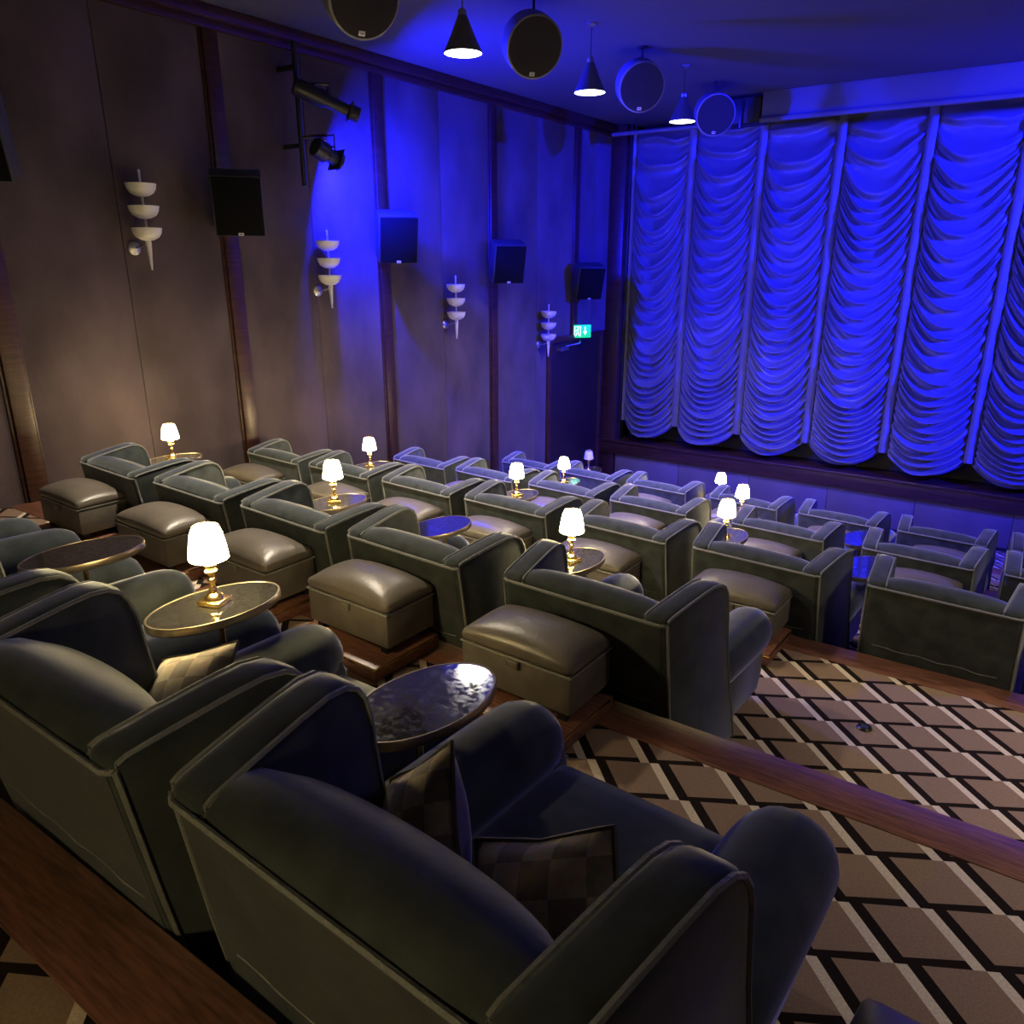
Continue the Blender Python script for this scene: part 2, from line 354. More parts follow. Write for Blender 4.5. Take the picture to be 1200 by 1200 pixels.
# ------------------------------------------------------------------ festoon curtain
cur = empty('festoon_curtain', (0, YS + 0.16, -0.9)); tag(cur, 'silvery satin festoon curtain with swagged folds, lit blue', 'curtain')
SEAMS = [-6.02, -5.02, -3.95, -2.87, -1.76, -0.66, 0.44, 1.54, 2.64, 3.74, 4.84]
ZT, ZBOT = 3.66, -0.90
def swag(xa, xb, seed, nu, nv):
    rng = random.Random(seed); folds = []; z = ZT + 0.1
    while z > ZBOT - 0.35:
        h = rng.uniform(0.13, 0.27) * (0.72 if z < 0.4 else 1.0); folds.append((z, h, rng.uniform(0.75, 1.25), rng.uniform(-0.10, 0.10), rng.uniform(0.0, 1.0))); z -= h
    V = []; F = []
    starts = [f[0] for f in folds]
    sag0 = 0.56 + rng.uniform(-0.04, 0.04)
    ph1, ph2 = rng.uniform(0, 6), rng.uniform(0, 6)
    for j in range(nv + 1):
        zs = ZT - (ZT - ZBOT) * j / nv
        low = min(1.0, max(0.0, (zs - ZBOT) / 1.6))
        ramp = min(1.0, (ZT - zs) / 0.55)
        for i in range(nu + 1):
            u = -1 + 2 * i / nu
            env = max(0.0, 1 - abs(u) ** 2.1)
            sag = (0.25 + (sag0 - 0.25) * low) * env * ramp
            zz = zs - sag
            zl = zs + 0.020 * math.sin(u * 2.2 + ph1 + zs * 2.3) + 0.010 * math.sin(u * 5 + zs * 6 + ph2)
            k = 0
            while k < len(folds) - 1 and starts[k + 1] > zl: k += 1
            f = folds[k]; ph = min(1.0, max(0.0, (f[0] - zl) / f[1]))
            prof = (ph ** 2.2) * (1.0 if ph < 0.84 else max(0.0, (1 - ph) / 0.16))
            fade = 0.5 + 0.5 * math.tanh(3.0 * (f[3] * 10 * u + 0.75))
            amp = 0.20 * f[2] * (0.35 + 0.65 * fade) * (0.5 + 0.5 * env)
            fine = 0.012 * math.sin(2 * PI * (ph * 2 + f[4])) * (0.25 + 0.75 * abs(u))
            edge = min(1, (1 - abs(u)) * 6)
            dep = 0.02 + 0.12 * env * ramp + (amp * prof + fine) * edge
            V.append((xa + (xb - xa) * (0.5 + 0.5 * u), -dep, zz + 0.9))
    for j in range(nv):
        for i in range(nu):
            a = j * (nu + 1) + i; F.append((a, a + 1, a + nu + 2, a + nu + 1))
    return MB().add(V, F)
for i in range(len(SEAMS) - 1):
    near = SEAMS[i] < 0.6
    swag(SEAMS[i] + 0.02, SEAMS[i + 1] - 0.02, 11 + i * 3, 44 if near else 24, 330 if near else 150).build('swag', 'curtain_satin', cur, angle=180)
for i, x in enumerate(SEAMS):
    V = []; n = 120
    for j in range(n + 1):
        z = ZT - (ZT - ZBOT) * j / n; dd = 0.003 * math.sin(z * 38 + i) + 0.003 * math.sin(z * 91)
        for s, yy in ((-1, -0.08), (-0.5, -0.115), (0.5, -0.115), (1, -0.08)): V.append((x + s * 0.06, yy - dd, z + 0.9))
    MB().add(V, [(j * 4 + q_, j * 4 + q_ + 1, j * 4 + q_ + 5, j * 4 + q_ + 4) for j in range(n) for q_ in range(3)]).build('seam_tape', 'seam_tape', cur, angle=180)
scr = MB().box(WL + 0.3, WR - 0.05, YS + 0.42, YS + 0.46, -1.23, CEIL - 0.02).build('cinema_screen', 'black', smooth=False)
tag(scr, 'dark cinema screen behind the festoon curtain', 'screen')

# ------------------------------------------------------------------ armchair
HB = 0.882
def inset(poly, e):
    n = len(poly); out = []; area = sum(poly[i][0] * poly[(i + 1) % n][1] - poly[(i + 1) % n][0] * poly[i][1] for i in range(n))
    sg = 1 if area > 0 else -1
    for i in range(n):
        p0, p1, p2 = poly[i - 1], poly[i], poly[(i + 1) % n]
        d1 = Vector((p1[0] - p0[0], p1[1] - p0[1])).normalized(); d2 = Vector((p2[0] - p1[0], p2[1] - p1[1])).normalized()
        n1 = Vector((-d1.y, d1.x)) * sg; n2 = Vector((-d2.y, d2.x)) * sg; bi = (n1 + n2)
        if bi.length < 1e-5: bi = n1
        bi.normalize(); k = e / max(0.4, bi.dot(n1)); out.append((p1[0] + bi.x * k, p1[1] + bi.y * k))
    return out
def slab(poly, xin, xout, rnd=0.018):
    """poly in (y,z); xin/xout functions of (y,z)"""
    rs = []
    for t, e in ((0, rnd), (0.05, rnd * 0.45), (0.16, rnd * 0.1), (0.3, 0), (0.7, 0), (0.84, rnd * 0.1), (0.95, rnd * 0.45), (1, rnd)):
        rs.append([(xin(y, z) + (xout(y, z) - xin(y, z)) * t, y, z) for y, z in inset(poly, e)])
    return MB().rings(rs)
WING = [(0.125, 0.05), (0.10, 0.2), (0.052, 0.50), (0.012, 0.80), (0.004, 0.855), (0.012, 0.876), (0.035, 0.886), (0.12, 0.899), (0.26, 0.917), (0.345, 0.924),
        (0.400, 0.916), (0.438, 0.893), (0.462, 0.855), (0.476, 0.800), (0.486, 0.715), (0.500, 0.61), (0.522, 0.50), (0.552, 0.38), (0.590, 0.26), (0.640, 0.05)]
def wing_out(s, sp): return lambda y, z: s * (0.40 + sp * max(0, y))
def wing_in(s, sp): return lambda y, z: s * (0.40 + sp * max(0, y) - 0.105)
ARM = [(0.52, 0.05), (0.50, 0.40), (0.56, 0.44), (1.09, 0.42), (1.13, 0.40), (1.15, 0.34), (1.155, 0.15), (1.11, 0.05)]

def make_chair(ax, sp):
    r = empty('armchair')
    # wings with piping
    for s in (-1, 1):
        wi, wo = wing_in(s, sp), wing_out(s, sp)
        wg = slab(WING, wi, wo, 0.02).build('wing', 'velvet', r, angle=60)
        for t in (0.02, 0.98):
            pts = inset(WING, 0.008)
            path = [(wi(y, z) + (wo(y, z) - wi(y, z)) * t, y, z) for y, z in pts]
            MB().tube(path, 0.0065, 5).build('piping', 'velvet_piping', wg)
    # back pad
    prof = [(0.118, 0.05), (0.085, 0.28), (0.045, 0.56), (0.008, 0.83), (0.006, 0.852), (0.022, 0.876), (0.055, 0.893), (0.10, 0.898), (0.145, 0.885),
            (0.18, 0.855), (0.205, 0.80), (0.235, 0.68), (0.262, 0.54), (0.285, 0.40), (0.29, 0.30), (0.28, 0.05)]
    rs = []; nx = 20
    for i in range(nx + 1):
        u = -1 + 2 * i / nx; x = 0.345 * u; ring = []
        for j, (y, z) in enumerate(prof):
            wt = max(0, min(1, (z - 0.80) / 0.08)) if j > 3 else 0
            top = 0.012 * (1 - u * u) - 0.025 * abs(u) ** 6
            yy = y + (0.035 * (1 - u * u) - 0.03 * abs(u) ** 6 if j >= 9 and z > 0.32 else 0)
            ring.append((x, yy, z + wt * top))
        rs.append(ring)
    bk = MB().rings(rs).build('backrest', 'velvet', r, angle=50)
    z1 = 0.853
    MB().tube([(-0.397, 0.022, z1), (-0.388, 0.006, z1)] + [(-0.372 + 0.744 * i / 16, -0.003, z1) for i in range(17)] + [(0.388, 0.006, z1), (0.397, 0.022, z1)], 0.007, 6).build('piping', 'velvet_piping', bk)
    rng = random.Random(3)
    MB().tube([(-0.33 + 0.66 * i / 22, 0.058 - 0.004 + 0.002 * rng.random(), 0.47 + 0.004 * math.sin(i * 0.9) + 0.004 * rng.random()) for i in range(23)], 0.0025, 5).build('seam', 'velvet_piping', bk)
    # outer back panel between the two wings
    MB().add([(x, 0.12 * (1 - z / HB) - 0.001, z) for z in (0.05, 0.45, 0.85) for x in (-0.375, 0.375)] + [(x, 0.12 * (1 - z / HB) + 0.03, z) for z in (0.05, 0.45, 0.85) for x in (-0.375, 0.375)],
             [(0, 1, 3, 2), (2, 3, 5, 4), (6, 8, 9, 7), (8, 10, 11, 9), (0, 2, 8, 6), (2, 4, 10, 8), (1, 7, 9, 3), (3, 9, 11, 5), (4, 5, 11, 10), (0, 6, 7, 1)]).build('back_panel', 'velvet', bk, angle=30)
    # arms: roll over a flat panel
    for s in (-1, 1):
        rs = []
        ys = 0.36 if ax < 0.33 else 0.53
        for y, k in ((ys, 0.9), (ys + 0.03, 1.0), (0.60, 1.03), (0.75, 1.05), (0.95, 1.06), (1.03, 1.05), (1.08, 1.0), (1.12, 0.88), (1.147, 0.70), (1.163, 0.42), (1.168, 0.06)):
            rs.append([(s * (ax + 0.117 * k * math.cos(2 * PI * a / 20)), y, 0.425 + 0.117 * k * math.sin(2 * PI * a / 20) - 0.025 * (y - 0.36)) for a in range(20)])
        am = MB().rings(rs).build('arm', 'velvet', r, angle=60)
        slab(ARM, lambda y, z: s * (ax - 0.107), lambda y, z: s * (ax + 0.066), 0.02).build('arm_panel', 'velvet', am, angle=60)
        MB().tube([(s * (ax + 0.091), 0.56 + 0.52 * i / 8, 0.372) for i in range(9)] + [(s * (ax + 0.058), 1.135, 0.352), (s * (ax - 0.02), 1.152, 0.34), (s * (ax - 0.10), 1.145, 0.345)], 0.005, 5).build('piping', 'velvet_piping', am)
    MB().rbox((0, 0.69, 0.275), (2 * ax - 0.144, 0.86, 0.17), 0.05, 8, (0.035, 0)).build('seat_cushion', 'velvet', r, angle=60)
    MB().box(-ax + 0.092, ax - 0.092, 0.22, 1.09, 0.06, 0.20, 0.012).build('base', 'velvet', r)
    for s in (-1, 1):
        for y in (0.2, 1.04):
            MB().lathe([(0.018, 0.0), (0.028, 0.055), (0.028, 0.07)], 10, (s * 0.32, y, 0)).build('foot', 'dark_wood', r)
    return r

protos = {False: make_chair(0.318, 0.098), True: make_chair(0.365, 0.145)}; used = {False: False, True: False}
def chair(x, k, label, rz=-3.0, sx=1.0, dy=0.0, wide=False):
    c = protos[wide] if not used[wide] else copy_tree(protos[wide])
    used[wide] = True
    place(c, (x, ROWY[k] + dy, fz(k)), math.radians(rz), (sx, 1, 1))
    tag(c, label, 'armchair', 'grey velvet armchairs in rows'); return c
ORD = ['first', 'second', 'third', 'fourth', 'fifth', 'sixth', 'seventh', 'eighth', 'ninth']
RNAME = {1: 'fourth row from curtain', 2: 'third row from curtain', 3: 'second row from curtain', 4: 'row nearest curtain'}
chair(-0.77, 0, 'dark velvet wingback armchair holding two check cushions, rear row', -3, 1.09, wide=True)
chair(-1.745, 0, 'dark velvet wingback armchair holding one check cushion, between two oval tables', -1)
chair(-2.72, 0, 'dark velvet armchair without cushions beside the rear table with a lit lamp', -3, 0.95)
chair(-3.66, 0, 'dark velvet armchair in the rear row beyond the lampless table by the wall side', -3, 0.95)
chair(-4.62, 0, 'dark velvet armchair in the rear row, second from the panelled wall', -3)
chair(-5.6, 0, 'dark velvet armchair in the rear row, right beside the panelled wall', -3)
R1 = [-5.10, -4.19, -3.32, -2.44, -1.43]
R2 = [-5.79, -4.92, -4.03, -3.15, -2.22, -1.27, -0.24, 0.72, 1.68]
R3 = [-5.58, -4.68, -3.73, -2.80, -1.62, -0.56, 0.40, 1.36, 2.32]
R4 = [-5.40, -4.50, -3.56, -2.51, -1.52, -0.55, 0.42, 1.39, 2.36]
for k, R_ in ((1, R1), (2, R2), (3, R3), (4, R4)):
    for i, x in enumerate(R_):
        sx = 0.955 if k < 3 else 0.97
        wd = (k, i) in ((1, 4), (2, 5))
        if wd: sx = 1.0
        chair(x, k, 'grey velvet wingback armchair, %s from panelled wall, %s' % (ORD[i], RNAME[k]), -3.2 + ((i * 37 + k * 11) % 5 - 2) * 0.35, sx, wide=wd)

# ------------------------------------------------------------------ ottoman on wooden plinth
def make_ottoman():
    r = empty('ottoman')
    MB().box(-0.295, 0.295, -0.27, 0.15, 0.005, 0.075, 0.006).build('plinth', 'floor_wood', r)
    MB().tube([(-0.30, 0.1, 0.07), (-0.30, -0.274, 0.07), (0.30, -0.274, 0.07), (0.30, 0.1, 0.07)], 0.006, 6).build('brass_trim', 'brass', r)
    for s in (-1, 1):
        for y in (-0.12, 0.11): MB().box(s * 0.22 - 0.02, s * 0.22 + 0.02, y - 0.02, y + 0.02, 0.07, 0.125).build('foot', 'black', r)
    bd = MB().box(-0.27, 0.27, -0.16, 0.15, 0.115, 0.284, 0.01).build('box_body', 'leather_side', r)
    MB().tube([(-0.272, -0.162, 0.284), (0.272, -0.162, 0.284), (0.272, 0.15, 0.284), (-0.272, 0.15, 0.284)], 0.005, 5, True).build('seam', 'velvet_piping', bd)
    MB().rbox((0, -0.005, 0.309), (0.55, 0.32, 0.046), 0.022, 12, (0.068, 0)).build('cushion_lid', 'leather', r, angle=80)
    tb = MB().box(-0.03, 0.03, -0.172, -0.158, 0.243, 0.279, 0.003).build('pull_tab', 'leather', r)
    MB().tube([(-0.025, -0.174, 0.247), (0.025, -0.174, 0.247), (0.025, -0.174, 0.275), (-0.025, -0.174, 0.275)], 0.0015, 4, True).build('stitching', 'velvet_piping', tb)
    return r
ott0 = make_ottoman(); uo = [False]
def ottoman(x, k, label, rz=-2.0, y=None, sx=1.0):
    o = ott0 if not uo[0] else copy_tree(ott0); uo[0] = True
    yy = ROWY[k + 1] - 0.150 if y is None else y
    place(o, (x, yy, fz(k)), math.radians(rz), (sx, 1, 1)); tag(o, label, 'ottoman', 'leather ottomans in front of the armchairs'); return o
OTT = [(0, -1.54, 4), (0, -2.49, 3), (0, -3.32, 2), (0, -4.20, 1), (0, -5.15, 0),
       (1, -1.29, 5), (1, -2.28, 4), (1, -3.15, 3), (1, -3.98, 2), (1, -4.80, 1), (1, -5.88, 0),
       (2, -1.66, 4), (2, -2.86, 3), (2, -3.75, 2), (2, -4.75, 1), (2, -0.5, 5), (2, 0.45, 6),
       (3, -1.50, 4), (3, -2.55, 3), (3, -3.6, 2), (3, -0.5, 5), (3, 0.45, 6)]
for k, x, i in OTT:
    ottoman(x, k, 'grey leather ottoman behind the %s armchair from panelled wall, %s' % (ORD[i], RNAME[k + 1]))
ottoman(0.17, 0, 'grey leather ottoman standing beside the armchair with two cushions', -8, y=1.24)

# ------------------------------------------------------------------ oval mirror tables and lamps
TH = 0.66
def make_table():
    r = empty('side_table')
    def el(k, z, n=40): return [(0.145 * k * math.cos(2 * PI * a / n), 0.24 * k * math.sin(2 * PI * a / n), z) for a in range(n)]
    MB().rings([el(0.95, TH - 0.03), el(0.985, TH - 0.03), el(1.0, TH - 0.026), el(1.0, TH - 0.004), el(0.99, TH), el(0.965, TH), el(0.96, TH - 0.004), el(0.9, TH - 0.006)]).build('rim', 'dark_brass', r, angle=35)
    MB().rings([el(0.965, TH - 0.01), el(0.965, TH - 0.0015)]).build('mirror_top', 'antique_mirror', r, angle=30)
    MB().tube([(0, 0, 0.012), (0, 0, TH - 0.02)], 0.011, 10).build('pole', 'brass', r)
    MB().lathe([(0.05, TH - 0.045), (0.07, TH - 0.025)], 12).build('mount', 'dark_brass', r)
    MB().lathe([(0.035, 0.003), (0.035, 0.012), (0.012, 0.02)], 16).build('base', 'dark_brass', r)
    return r
tab0 = make_table(); ut = [False]
def table(x, y, k, label, rz=-8, px=None):
    t = tab0 if not ut[0] else copy_tree(tab0); ut[0] = True
    place(t, (x, y, fz(k)), math.radians(rz)); tag(t, label, 'table', 'oval mirror-topped side tables')
    for c in t.children:      # the pole stands in the gap between the two arms
        if c.name.split('.')[0] in ('pole', 'base', 'mount'): c.location.x = 0.0 if px is None else px - x
    return t

def make_lamp(lit):
    r = empty('table_lamp')
    MB().box(-0.043, 0.043, -0.043, 0.043, 0.0, 0.018, 0.003).build('base', 'brass', r)
    MB().lathe([(0.036, 0.018), (0.034, 0.026), (0.022, 0.036), (0.012, 0.042), (0.016, 0.047), (0.016, 0.052), (0.009, 0.058), (0.009, 0.078), (0.015, 0.084), (0.015, 0.090),
                (0.009, 0.096), (0.010, 0.106), (0.022, 0.116), (0.024, 0.124), (0.014, 0.131), (0.022, 0.139), (0.022, 0.146), (0.010, 0.152), (0.006, 0.20)], 18).build('turned_stem', 'brass', r, angle=50)
    n = 32; prof = [(0.065, 0.168), (0.063, 0.19), (0.058, 0.225), (0.052, 0.257), (0.044, 0.280), (0.042, 0.280), (0.050, 0.255), (0.056, 0.223), (0.061, 0.19), (0.063, 0.168)]
    sh = MB().rings([[(rr * (1 + 0.018 * (a % 2)) * math.cos(2 * PI * a / n), rr * (1 + 0.018 * (a % 2)) * math.sin(2 * PI * a / n), z) for a in range(n)] for rr, z in prof], loop=True).build('shade', 'lamp_shade_lit' if lit else 'lamp_shade_off', r, angle=60)
    MB().tube([(0.045 * math.cos(a * PI / 12), 0.045 * math.sin(a * PI / 12), 0.282) for a in range(24)], 0.003, 5, True).build('shade_trim', 'brass', sh)
    return r
lampL = make_lamp(True); ul = [False]
def lamp(x, y, k, label, lit=True, rz=20):
    if lit: l = lampL if not ul[0] else copy_tree(lampL); ul[0] = True
    else: l = make_lamp(False)
    place(l, (x, y, fz(k) + TH - 0.001), math.radians(rz)); tag(l, label, 'lamp', 'small brass table lamps')
    if lit:
        ld = bpy.data.lights.new('bulb', 'POINT'); ld.energy = LAMP_W; ld.color = LAMPCOL; ld.shadow_soft_size = 0.03
        lo = bpy.data.objects.new('bulb_light', ld); COL.objects.link(lo); lo.parent = l; lo.location = (0, 0, 0.225)
    return l
table(-2.235, 1.42, 0, 'oval mirror table with a lit brass lamp in the rear row', px=-2.21)
lamp(-2.243, 1.425, 0, 'largest lit brass lamp, on the rear row oval mirror table')
table(-1.235, 1.37, 0, 'oval mirror table without a lamp beside the armchair with two cushions', px=-1.265)
table(-3.11, 1.42, 0, 'oval mirror table without a lamp beside the cushionless rear row armchair', px=-3.135)
table(-0.85, -0.72, -1, 'unseen oval mirror table added under the lamp behind the rear row', -5)  # stand for the added lamp, out of view
lamp(-0.85, -0.72, -1, 'unseen lit brass lamp added on the step behind the rear row')  # added out of view to light the nearest chair backs and cushions
TABS = [(1, -1.93, 3.36, 1, 4, 5), (1, -3.77, 3.37, 1, 2, 3), (1, -2.88, 3.39, 0, 3, 4), (1, -5.73, 3.44, 1, 0, 0),
        (2, -3.60, 5.29, 1, 3, 4), (2, -5.36, 5.29, 1, 1, 2), (2, -1.74, 5.30, 1, 5, 6), (2, -0.76, 5.27, 0, 6, 7),
        (3, -4.20, 7.10, 1, 2, 3), (3, -2.21, 7.15, 1, 4, 5), (3, -1.09, 7.06, 0, 5, 6),
        (4, -4.95, 9.03, 2, 1, 2), (4, -3.04, 8.92, 1, 3, 4)]
for k, x, y, lit, i, j in TABS:
    where = ('between %s and %s armchairs, %s' % (ORD[i - 1], ORD[j - 1], RNAME[k])) if i else 'between panelled wall and first armchair, %s' % RNAME[k]
    PX = {(1, -3.77): -3.70, (1, -2.88): -2.825, (2, -3.60): -3.535, (2, -5.36): -5.30, (2, -1.74): -1.721, (2, -0.76): -0.665, (3, -4.20): -4.15, (4, -4.95): -4.895}
    table(x, y, k, 'oval mirror table ' + where, px=PX.get((k, x)))
    if lit: lamp(x, y, k, ('lit brass lamp on table ' if lit == 1 else 'unlit lamp on table ') + where, lit == 1, rz=20 + 13 * i)

# ------------------------------------------------------------------ cushions
def cushion(loc, nrm, roll, label, size=0.40, th=0.14):
    n_ = Vector(nrm).normalized(); e2 = (Vector((0, 0, 1)) - n_ * n_.z).normalized(); e1 = e2.cross(n_)
    mt = Matrix((e1, e2, n_)).transposed() @ Matrix.Rotation(math.radians(roll), 3, 'Z')
    r = empty('cushion', loc); r.rotation_euler = mt.to_euler(); tag(r, label, 'cushion', 'check cushions on the armchairs')
    n = 14; V = []; F = []
    for sgn in (1, -1):
        o = len(V)
        for j in range(n + 1):
            for i in range(n + 1):
                u = -1 + 2 * i / n; v = -1 + 2 * j / n
                h = th / 2 * ((1 - u ** 2) ** 0.55) * ((1 - v ** 2) ** 0.55)
                pin = 1 - 0.09 * (1 - abs(u * v)) * max(abs(u), abs(v)) ** 3
                V.append((u * size / 2 * pin, v * size / 2 * pin, sgn * h))
        for j in range(n):
            for i in range(n):
                a = o + j * (n + 1) + i; q_ = (a, a + 1, a + n + 2, a + n + 1); F.append(q_ if sgn > 0 else q_[::-1])
    half = len(F) // 2
    MB().add(V[:(n + 1) ** 2], F[:half]).build('front_cover', 'cushion_check', r, angle=180)
    MB().add(V[(n + 1) ** 2:], [tuple(i - (n + 1) ** 2 for i in f) for f in F[half:]]).build('back_cover', 'cushion_back', r, angle=180)
    path = []
    for s0 in range(4):
        for i in range(n):
            t = -1 + 2 * i / n; u, v = [(t, -1), (1, t), (-t, 1), (-1, -t)][s0]
            pin = 1 - 0.09 * (1 - abs(u * v)); path.append((u * size / 2 * pin, v * size / 2 * pin, 0))
    MB().tube(path, 0.006, 5, True).build('piping', 'cushion_piping', r)
    return r
cushion((-0.965, 1.05, 0.56), (-0.45, -0.80, 0.30), 46, 'check cushion standing on its corner against the armchair wing', 0.34, 0.17)
cushion((-0.595, 0.985, 0.585), (-0.10, -0.80, 0.50), 30, 'check cushion leaning on the backrest beside the cornered one', 0.33, 0.18)
cushion((-1.96, 1.10, 0.53), (-0.1, -0.70, 0.7), 30, 'check cushion on the armchair between the two oval tables', 0.34)

# ------------------------------------------------------------------ wall sconces
def sconce(y, z, label):
    r = empty('wall_sconce', (-6.16, y, z)); tag(r, label, 'sconce', 'three-cup wall sconces')   # z = bottom tip
    MB().lathe([(0.006, 0), (0.012, 0.06), (0.024, 0.21), (0.02, 0.24)], 10).build('spike', 'porcelain', r)
    MB().tube([(0, 0, 0.2), (0, 0, 0.74)], 0.009, 8).build('stem', 'porcelain', r)
    MB().lathe([(0.009, 0.735), (0.012, 0.745), (0.004, 0.76)], 8).build('finial', 'porcelain', r)
    for zz in (0.225, 0.39, 0.555):
        pr = [(0.012, 0.0), (0.05, 0.008), (0.088, 0.03), (0.108, 0.062), (0.116, 0.10), (0.110, 0.10), (0.10, 0.064), (0.07, 0.03), (0.012, 0.02)]
        MB().lathe(pr, 24, (0, 0, zz), cap0=False, cap1=True).build('cup', 'porcelain', r, angle=50)
    p = MB().add(*[(lambda n: ([(-0.155 + dx, -0.04 + rr * math.cos(2 * PI * a / n), 0.17 + rr * math.sin(2 * PI * a / n)) for dx, rr in ((0, 0.055), (0.012, 0.055), (0.03, 0.035), (0.034, 0.0)) for a in range(n)],
               [(j * n + i, j * n + (i + 1) % n, (j + 1) * n + (i + 1) % n, (j + 1) * n + i) for j in range(3) for i in range(n)] + [tuple(range(n))]))(18)][0]).build('wall_plate', 'steel', r)
    MB().tube([(-0.13, -0.04, 0.17), (-0.05, -0.02, 0.185), (0, 0, 0.2)], 0.008, 6).build('arm', 'steel', r)
    return r
for i, (y, z) in enumerate([(1.85, 2.10), (3.75, 1.71), (5.67, 1.315), (7.71, 0.845), (9.88, 0.41)]):
    lab = ['white three-cup wall sconce high on the rear wall bay', 'white three-cup wall sconce in the bay before the black speaker furthest from the curtain',
           'white three-cup wall sconce near the stage spotlight boom', 'white three-cup wall sconce between the second and third wall speakers',
           'white three-cup wall sconce beside the door'][i]
    sconce(y, z, lab)

# ------------------------------------------------------------------ wall speakers
def wall_speaker(y, z, label, first=False):
    r = empty('wall_speaker', (WL + 0.055, y, z)); tag(r, label, 'speaker', 'black box speakers on the wall posts')
    mt = Matrix.Translation((0.27, -0.09, 0.0)) @ Matrix.Rotation(math.radians(-38), 4, 'Z') @ Matrix.Rotation(math.radians(18), 4, 'Y')
    bd = MB().box(-0.14, 0.11, -0.21, 0.21, -0.25, 0.25, 0.012).build('cabinet', 'speaker_grey', r, mtx=mt)
    MB().box(0.108, 0.135, -0.197, 0.197, -0.237, 0.237, 0.006).build('grille', 'grille', r, mtx=mt)
    bg = MB().box(0.134, 0.138, -0.022, 0.022, -0.235, -0.212, 0.001).build('badge', 'badge', r, mtx=mt)
    MB().box(0.137, 0.139, -0.013, 0.013, -0.226, -0.221).build('badge_bar', 'black', bg, mtx=mt, smooth=False)
    MB().box(-0.02, 0.02, -0.05, 0.05, -0.1, 0.1, 0.004).build('wall_bracket', 'black_metal', r)
    MB().tube([(0, 0, 0), (0.08, 0, 0.01), (0.20, -0.04, 0.0)], 0.022, 8).build('bracket_arm', 'black_metal', r)
    return r
for i, (y, z) in enumerate([(2.62, 2.55), (4.63, 2.255), (6.62, 2.02), (8.70, 1.76), (10.86, 1.47)]):
    wall_speaker(y, z, 'black box speaker on the %s wall post from the screen' % ['fifth', 'fourth', 'third', 'second', 'first'][i])

# ------------------------------------------------------------------ stage spotlights on a wall boom
bm_ = empty('lighting_boom', (-6.08, 5.36, 2.45)); tag(bm_, 'black vertical pipe boom carrying two spotlights on the wall', 'boom')
MB().tube([(0, 0, 0.0), (0, 0, 1.2)], 0.025, 10).build('pipe', 'black_metal', bm_)
for zz in (0.35, 1.0):
    MB().box(-0.26, 0.0, -0.02, 0.02, zz - 0.02, zz + 0.02, 0.003).build('wall_bracket', 'black_metal', bm_)
def spotlight(base, head, aim, L, r0, label, power, spread=165):
    r = empty('stage_spotlight', base); tag(r, label, 'spotlight', 'stage spotlights on the boom')
    b_ = Vector(base); h = Vector(head) - b_; dr = Vector(aim).normalized()
    rot = dr.to_track_quat('Z', 'Y').to_matrix().to_4x4(); mt = Matrix.Translation(h) @ rot
    MB().lathe([(r0 * 0.7, -L * 0.55), (r0 * 1.0, -L * 0.52), (r0 * 1.05, -L * 0.1), (r0 * 0.75, -L * 0.02), (r0 * 0.72, L * 0.28), (r0 * 0.95, L * 0.30), (r0 * 0.95, L * 0.45), (r0 * 0.85, L * 0.45), (r0 * 0.83, L * 0.38)], 18).build('barrel', 'black_metal', r, mtx=mt)
    MB().box(-r0 * 1.1, r0 * 1.1, -r0 * 1.1, r0 * 1.1, L * 0.30, L * 0.325).build('gel_frame', 'black_metal', r, mtx=mt, smooth=False)
    MB().lathe([(0.001, L * 0.40), (r0 * 0.8, L * 0.40), (r0 * 0.8, L * 0.385)], 18).build('lens', 'stage_lens', r, mtx=mt)
    side = rot.to_3x3() @ Vector((1, 0, 0))
    p0 = h + side * r0 * 1.2; p1 = h - side * r0 * 1.2; up = Vector((0, 0, r0 * 1.9))
    MB().tube([p0, p0 + up, p1 + up, p1], 0.008, 6).build('yoke', 'black_metal', r)
    MB().tube([h + up, (h + up) * 0.5 + Vector((0, 0, 0.01)), (0, 0, 0)], 0.014, 6).build('clamp_arm', 'black_metal', r)
    for k_ in (-0.25, 0.1):
        MB().lathe([(0.006, 0), (0.014, 0.004), (0.014, 0.02), (0.0, 0.022)], 8).build('knob', 'steel', r, mtx=mt @ Matrix.Translation((0, r0 * 0.95, L * k_)) @ Matrix.Rotation(-PI / 2, 4, 'X'))
    ld = bpy.data.lights.new('beam', 'AREA'); ld.shape = 'DISK'; ld.size = r0 * 1.6; ld.energy = power; ld.color = BLUE; ld.spread = math.radians(spread)
    lo = bpy.data.objects.new('beam_light', ld); COL.objects.link(lo); lo.parent = r
    lo.location = h + dr * (L * 0.47); lo.rotation_euler = (-dr).to_track_quat('Z', 'Y').to_euler()
    return r
spotlight((-6.055, 5.36, 3.30), (-5.88, 5.56, 3.17), (0.55, 0.76, -0.36), 0.62, 0.075, 'long black profile spotlight, upper one on the wall boom', BLUE_W * 0.26)
spotlight((-6.055, 5.36, 2.86), (-5.88, 5.50, 2.72), (0.10, 0.92, -0.38), 0.30, 0.085, 'short black spotlight, lower one on the wall boom', BLUE_W * 0.32)
b2 = empty('lighting_boom', (5.12, 8.5, 2.45)); tag(b2, 'black vertical pipe boom on the wall opposite the sconces', 'boom')
MB().tube([(0, 0, 0.0), (0, 0, 1.2)], 0.025, 10).build('pipe', 'black_metal', b2)
for zz in (0.35, 1.0): MB().box(0.0, 0.28, -0.02, 0.02, zz - 0.02, zz + 0.02, 0.003).build('wall_bracket', 'black_metal', b2)
spotlight((5.095, 8.5, 3.50), (4.95, 8.66, 3.38), (-0.87, 0.46, -0.22), 0.62, 0.075, 'black profile spotlight on the opposite wall boom', BLUE_W * 0.80, 76)

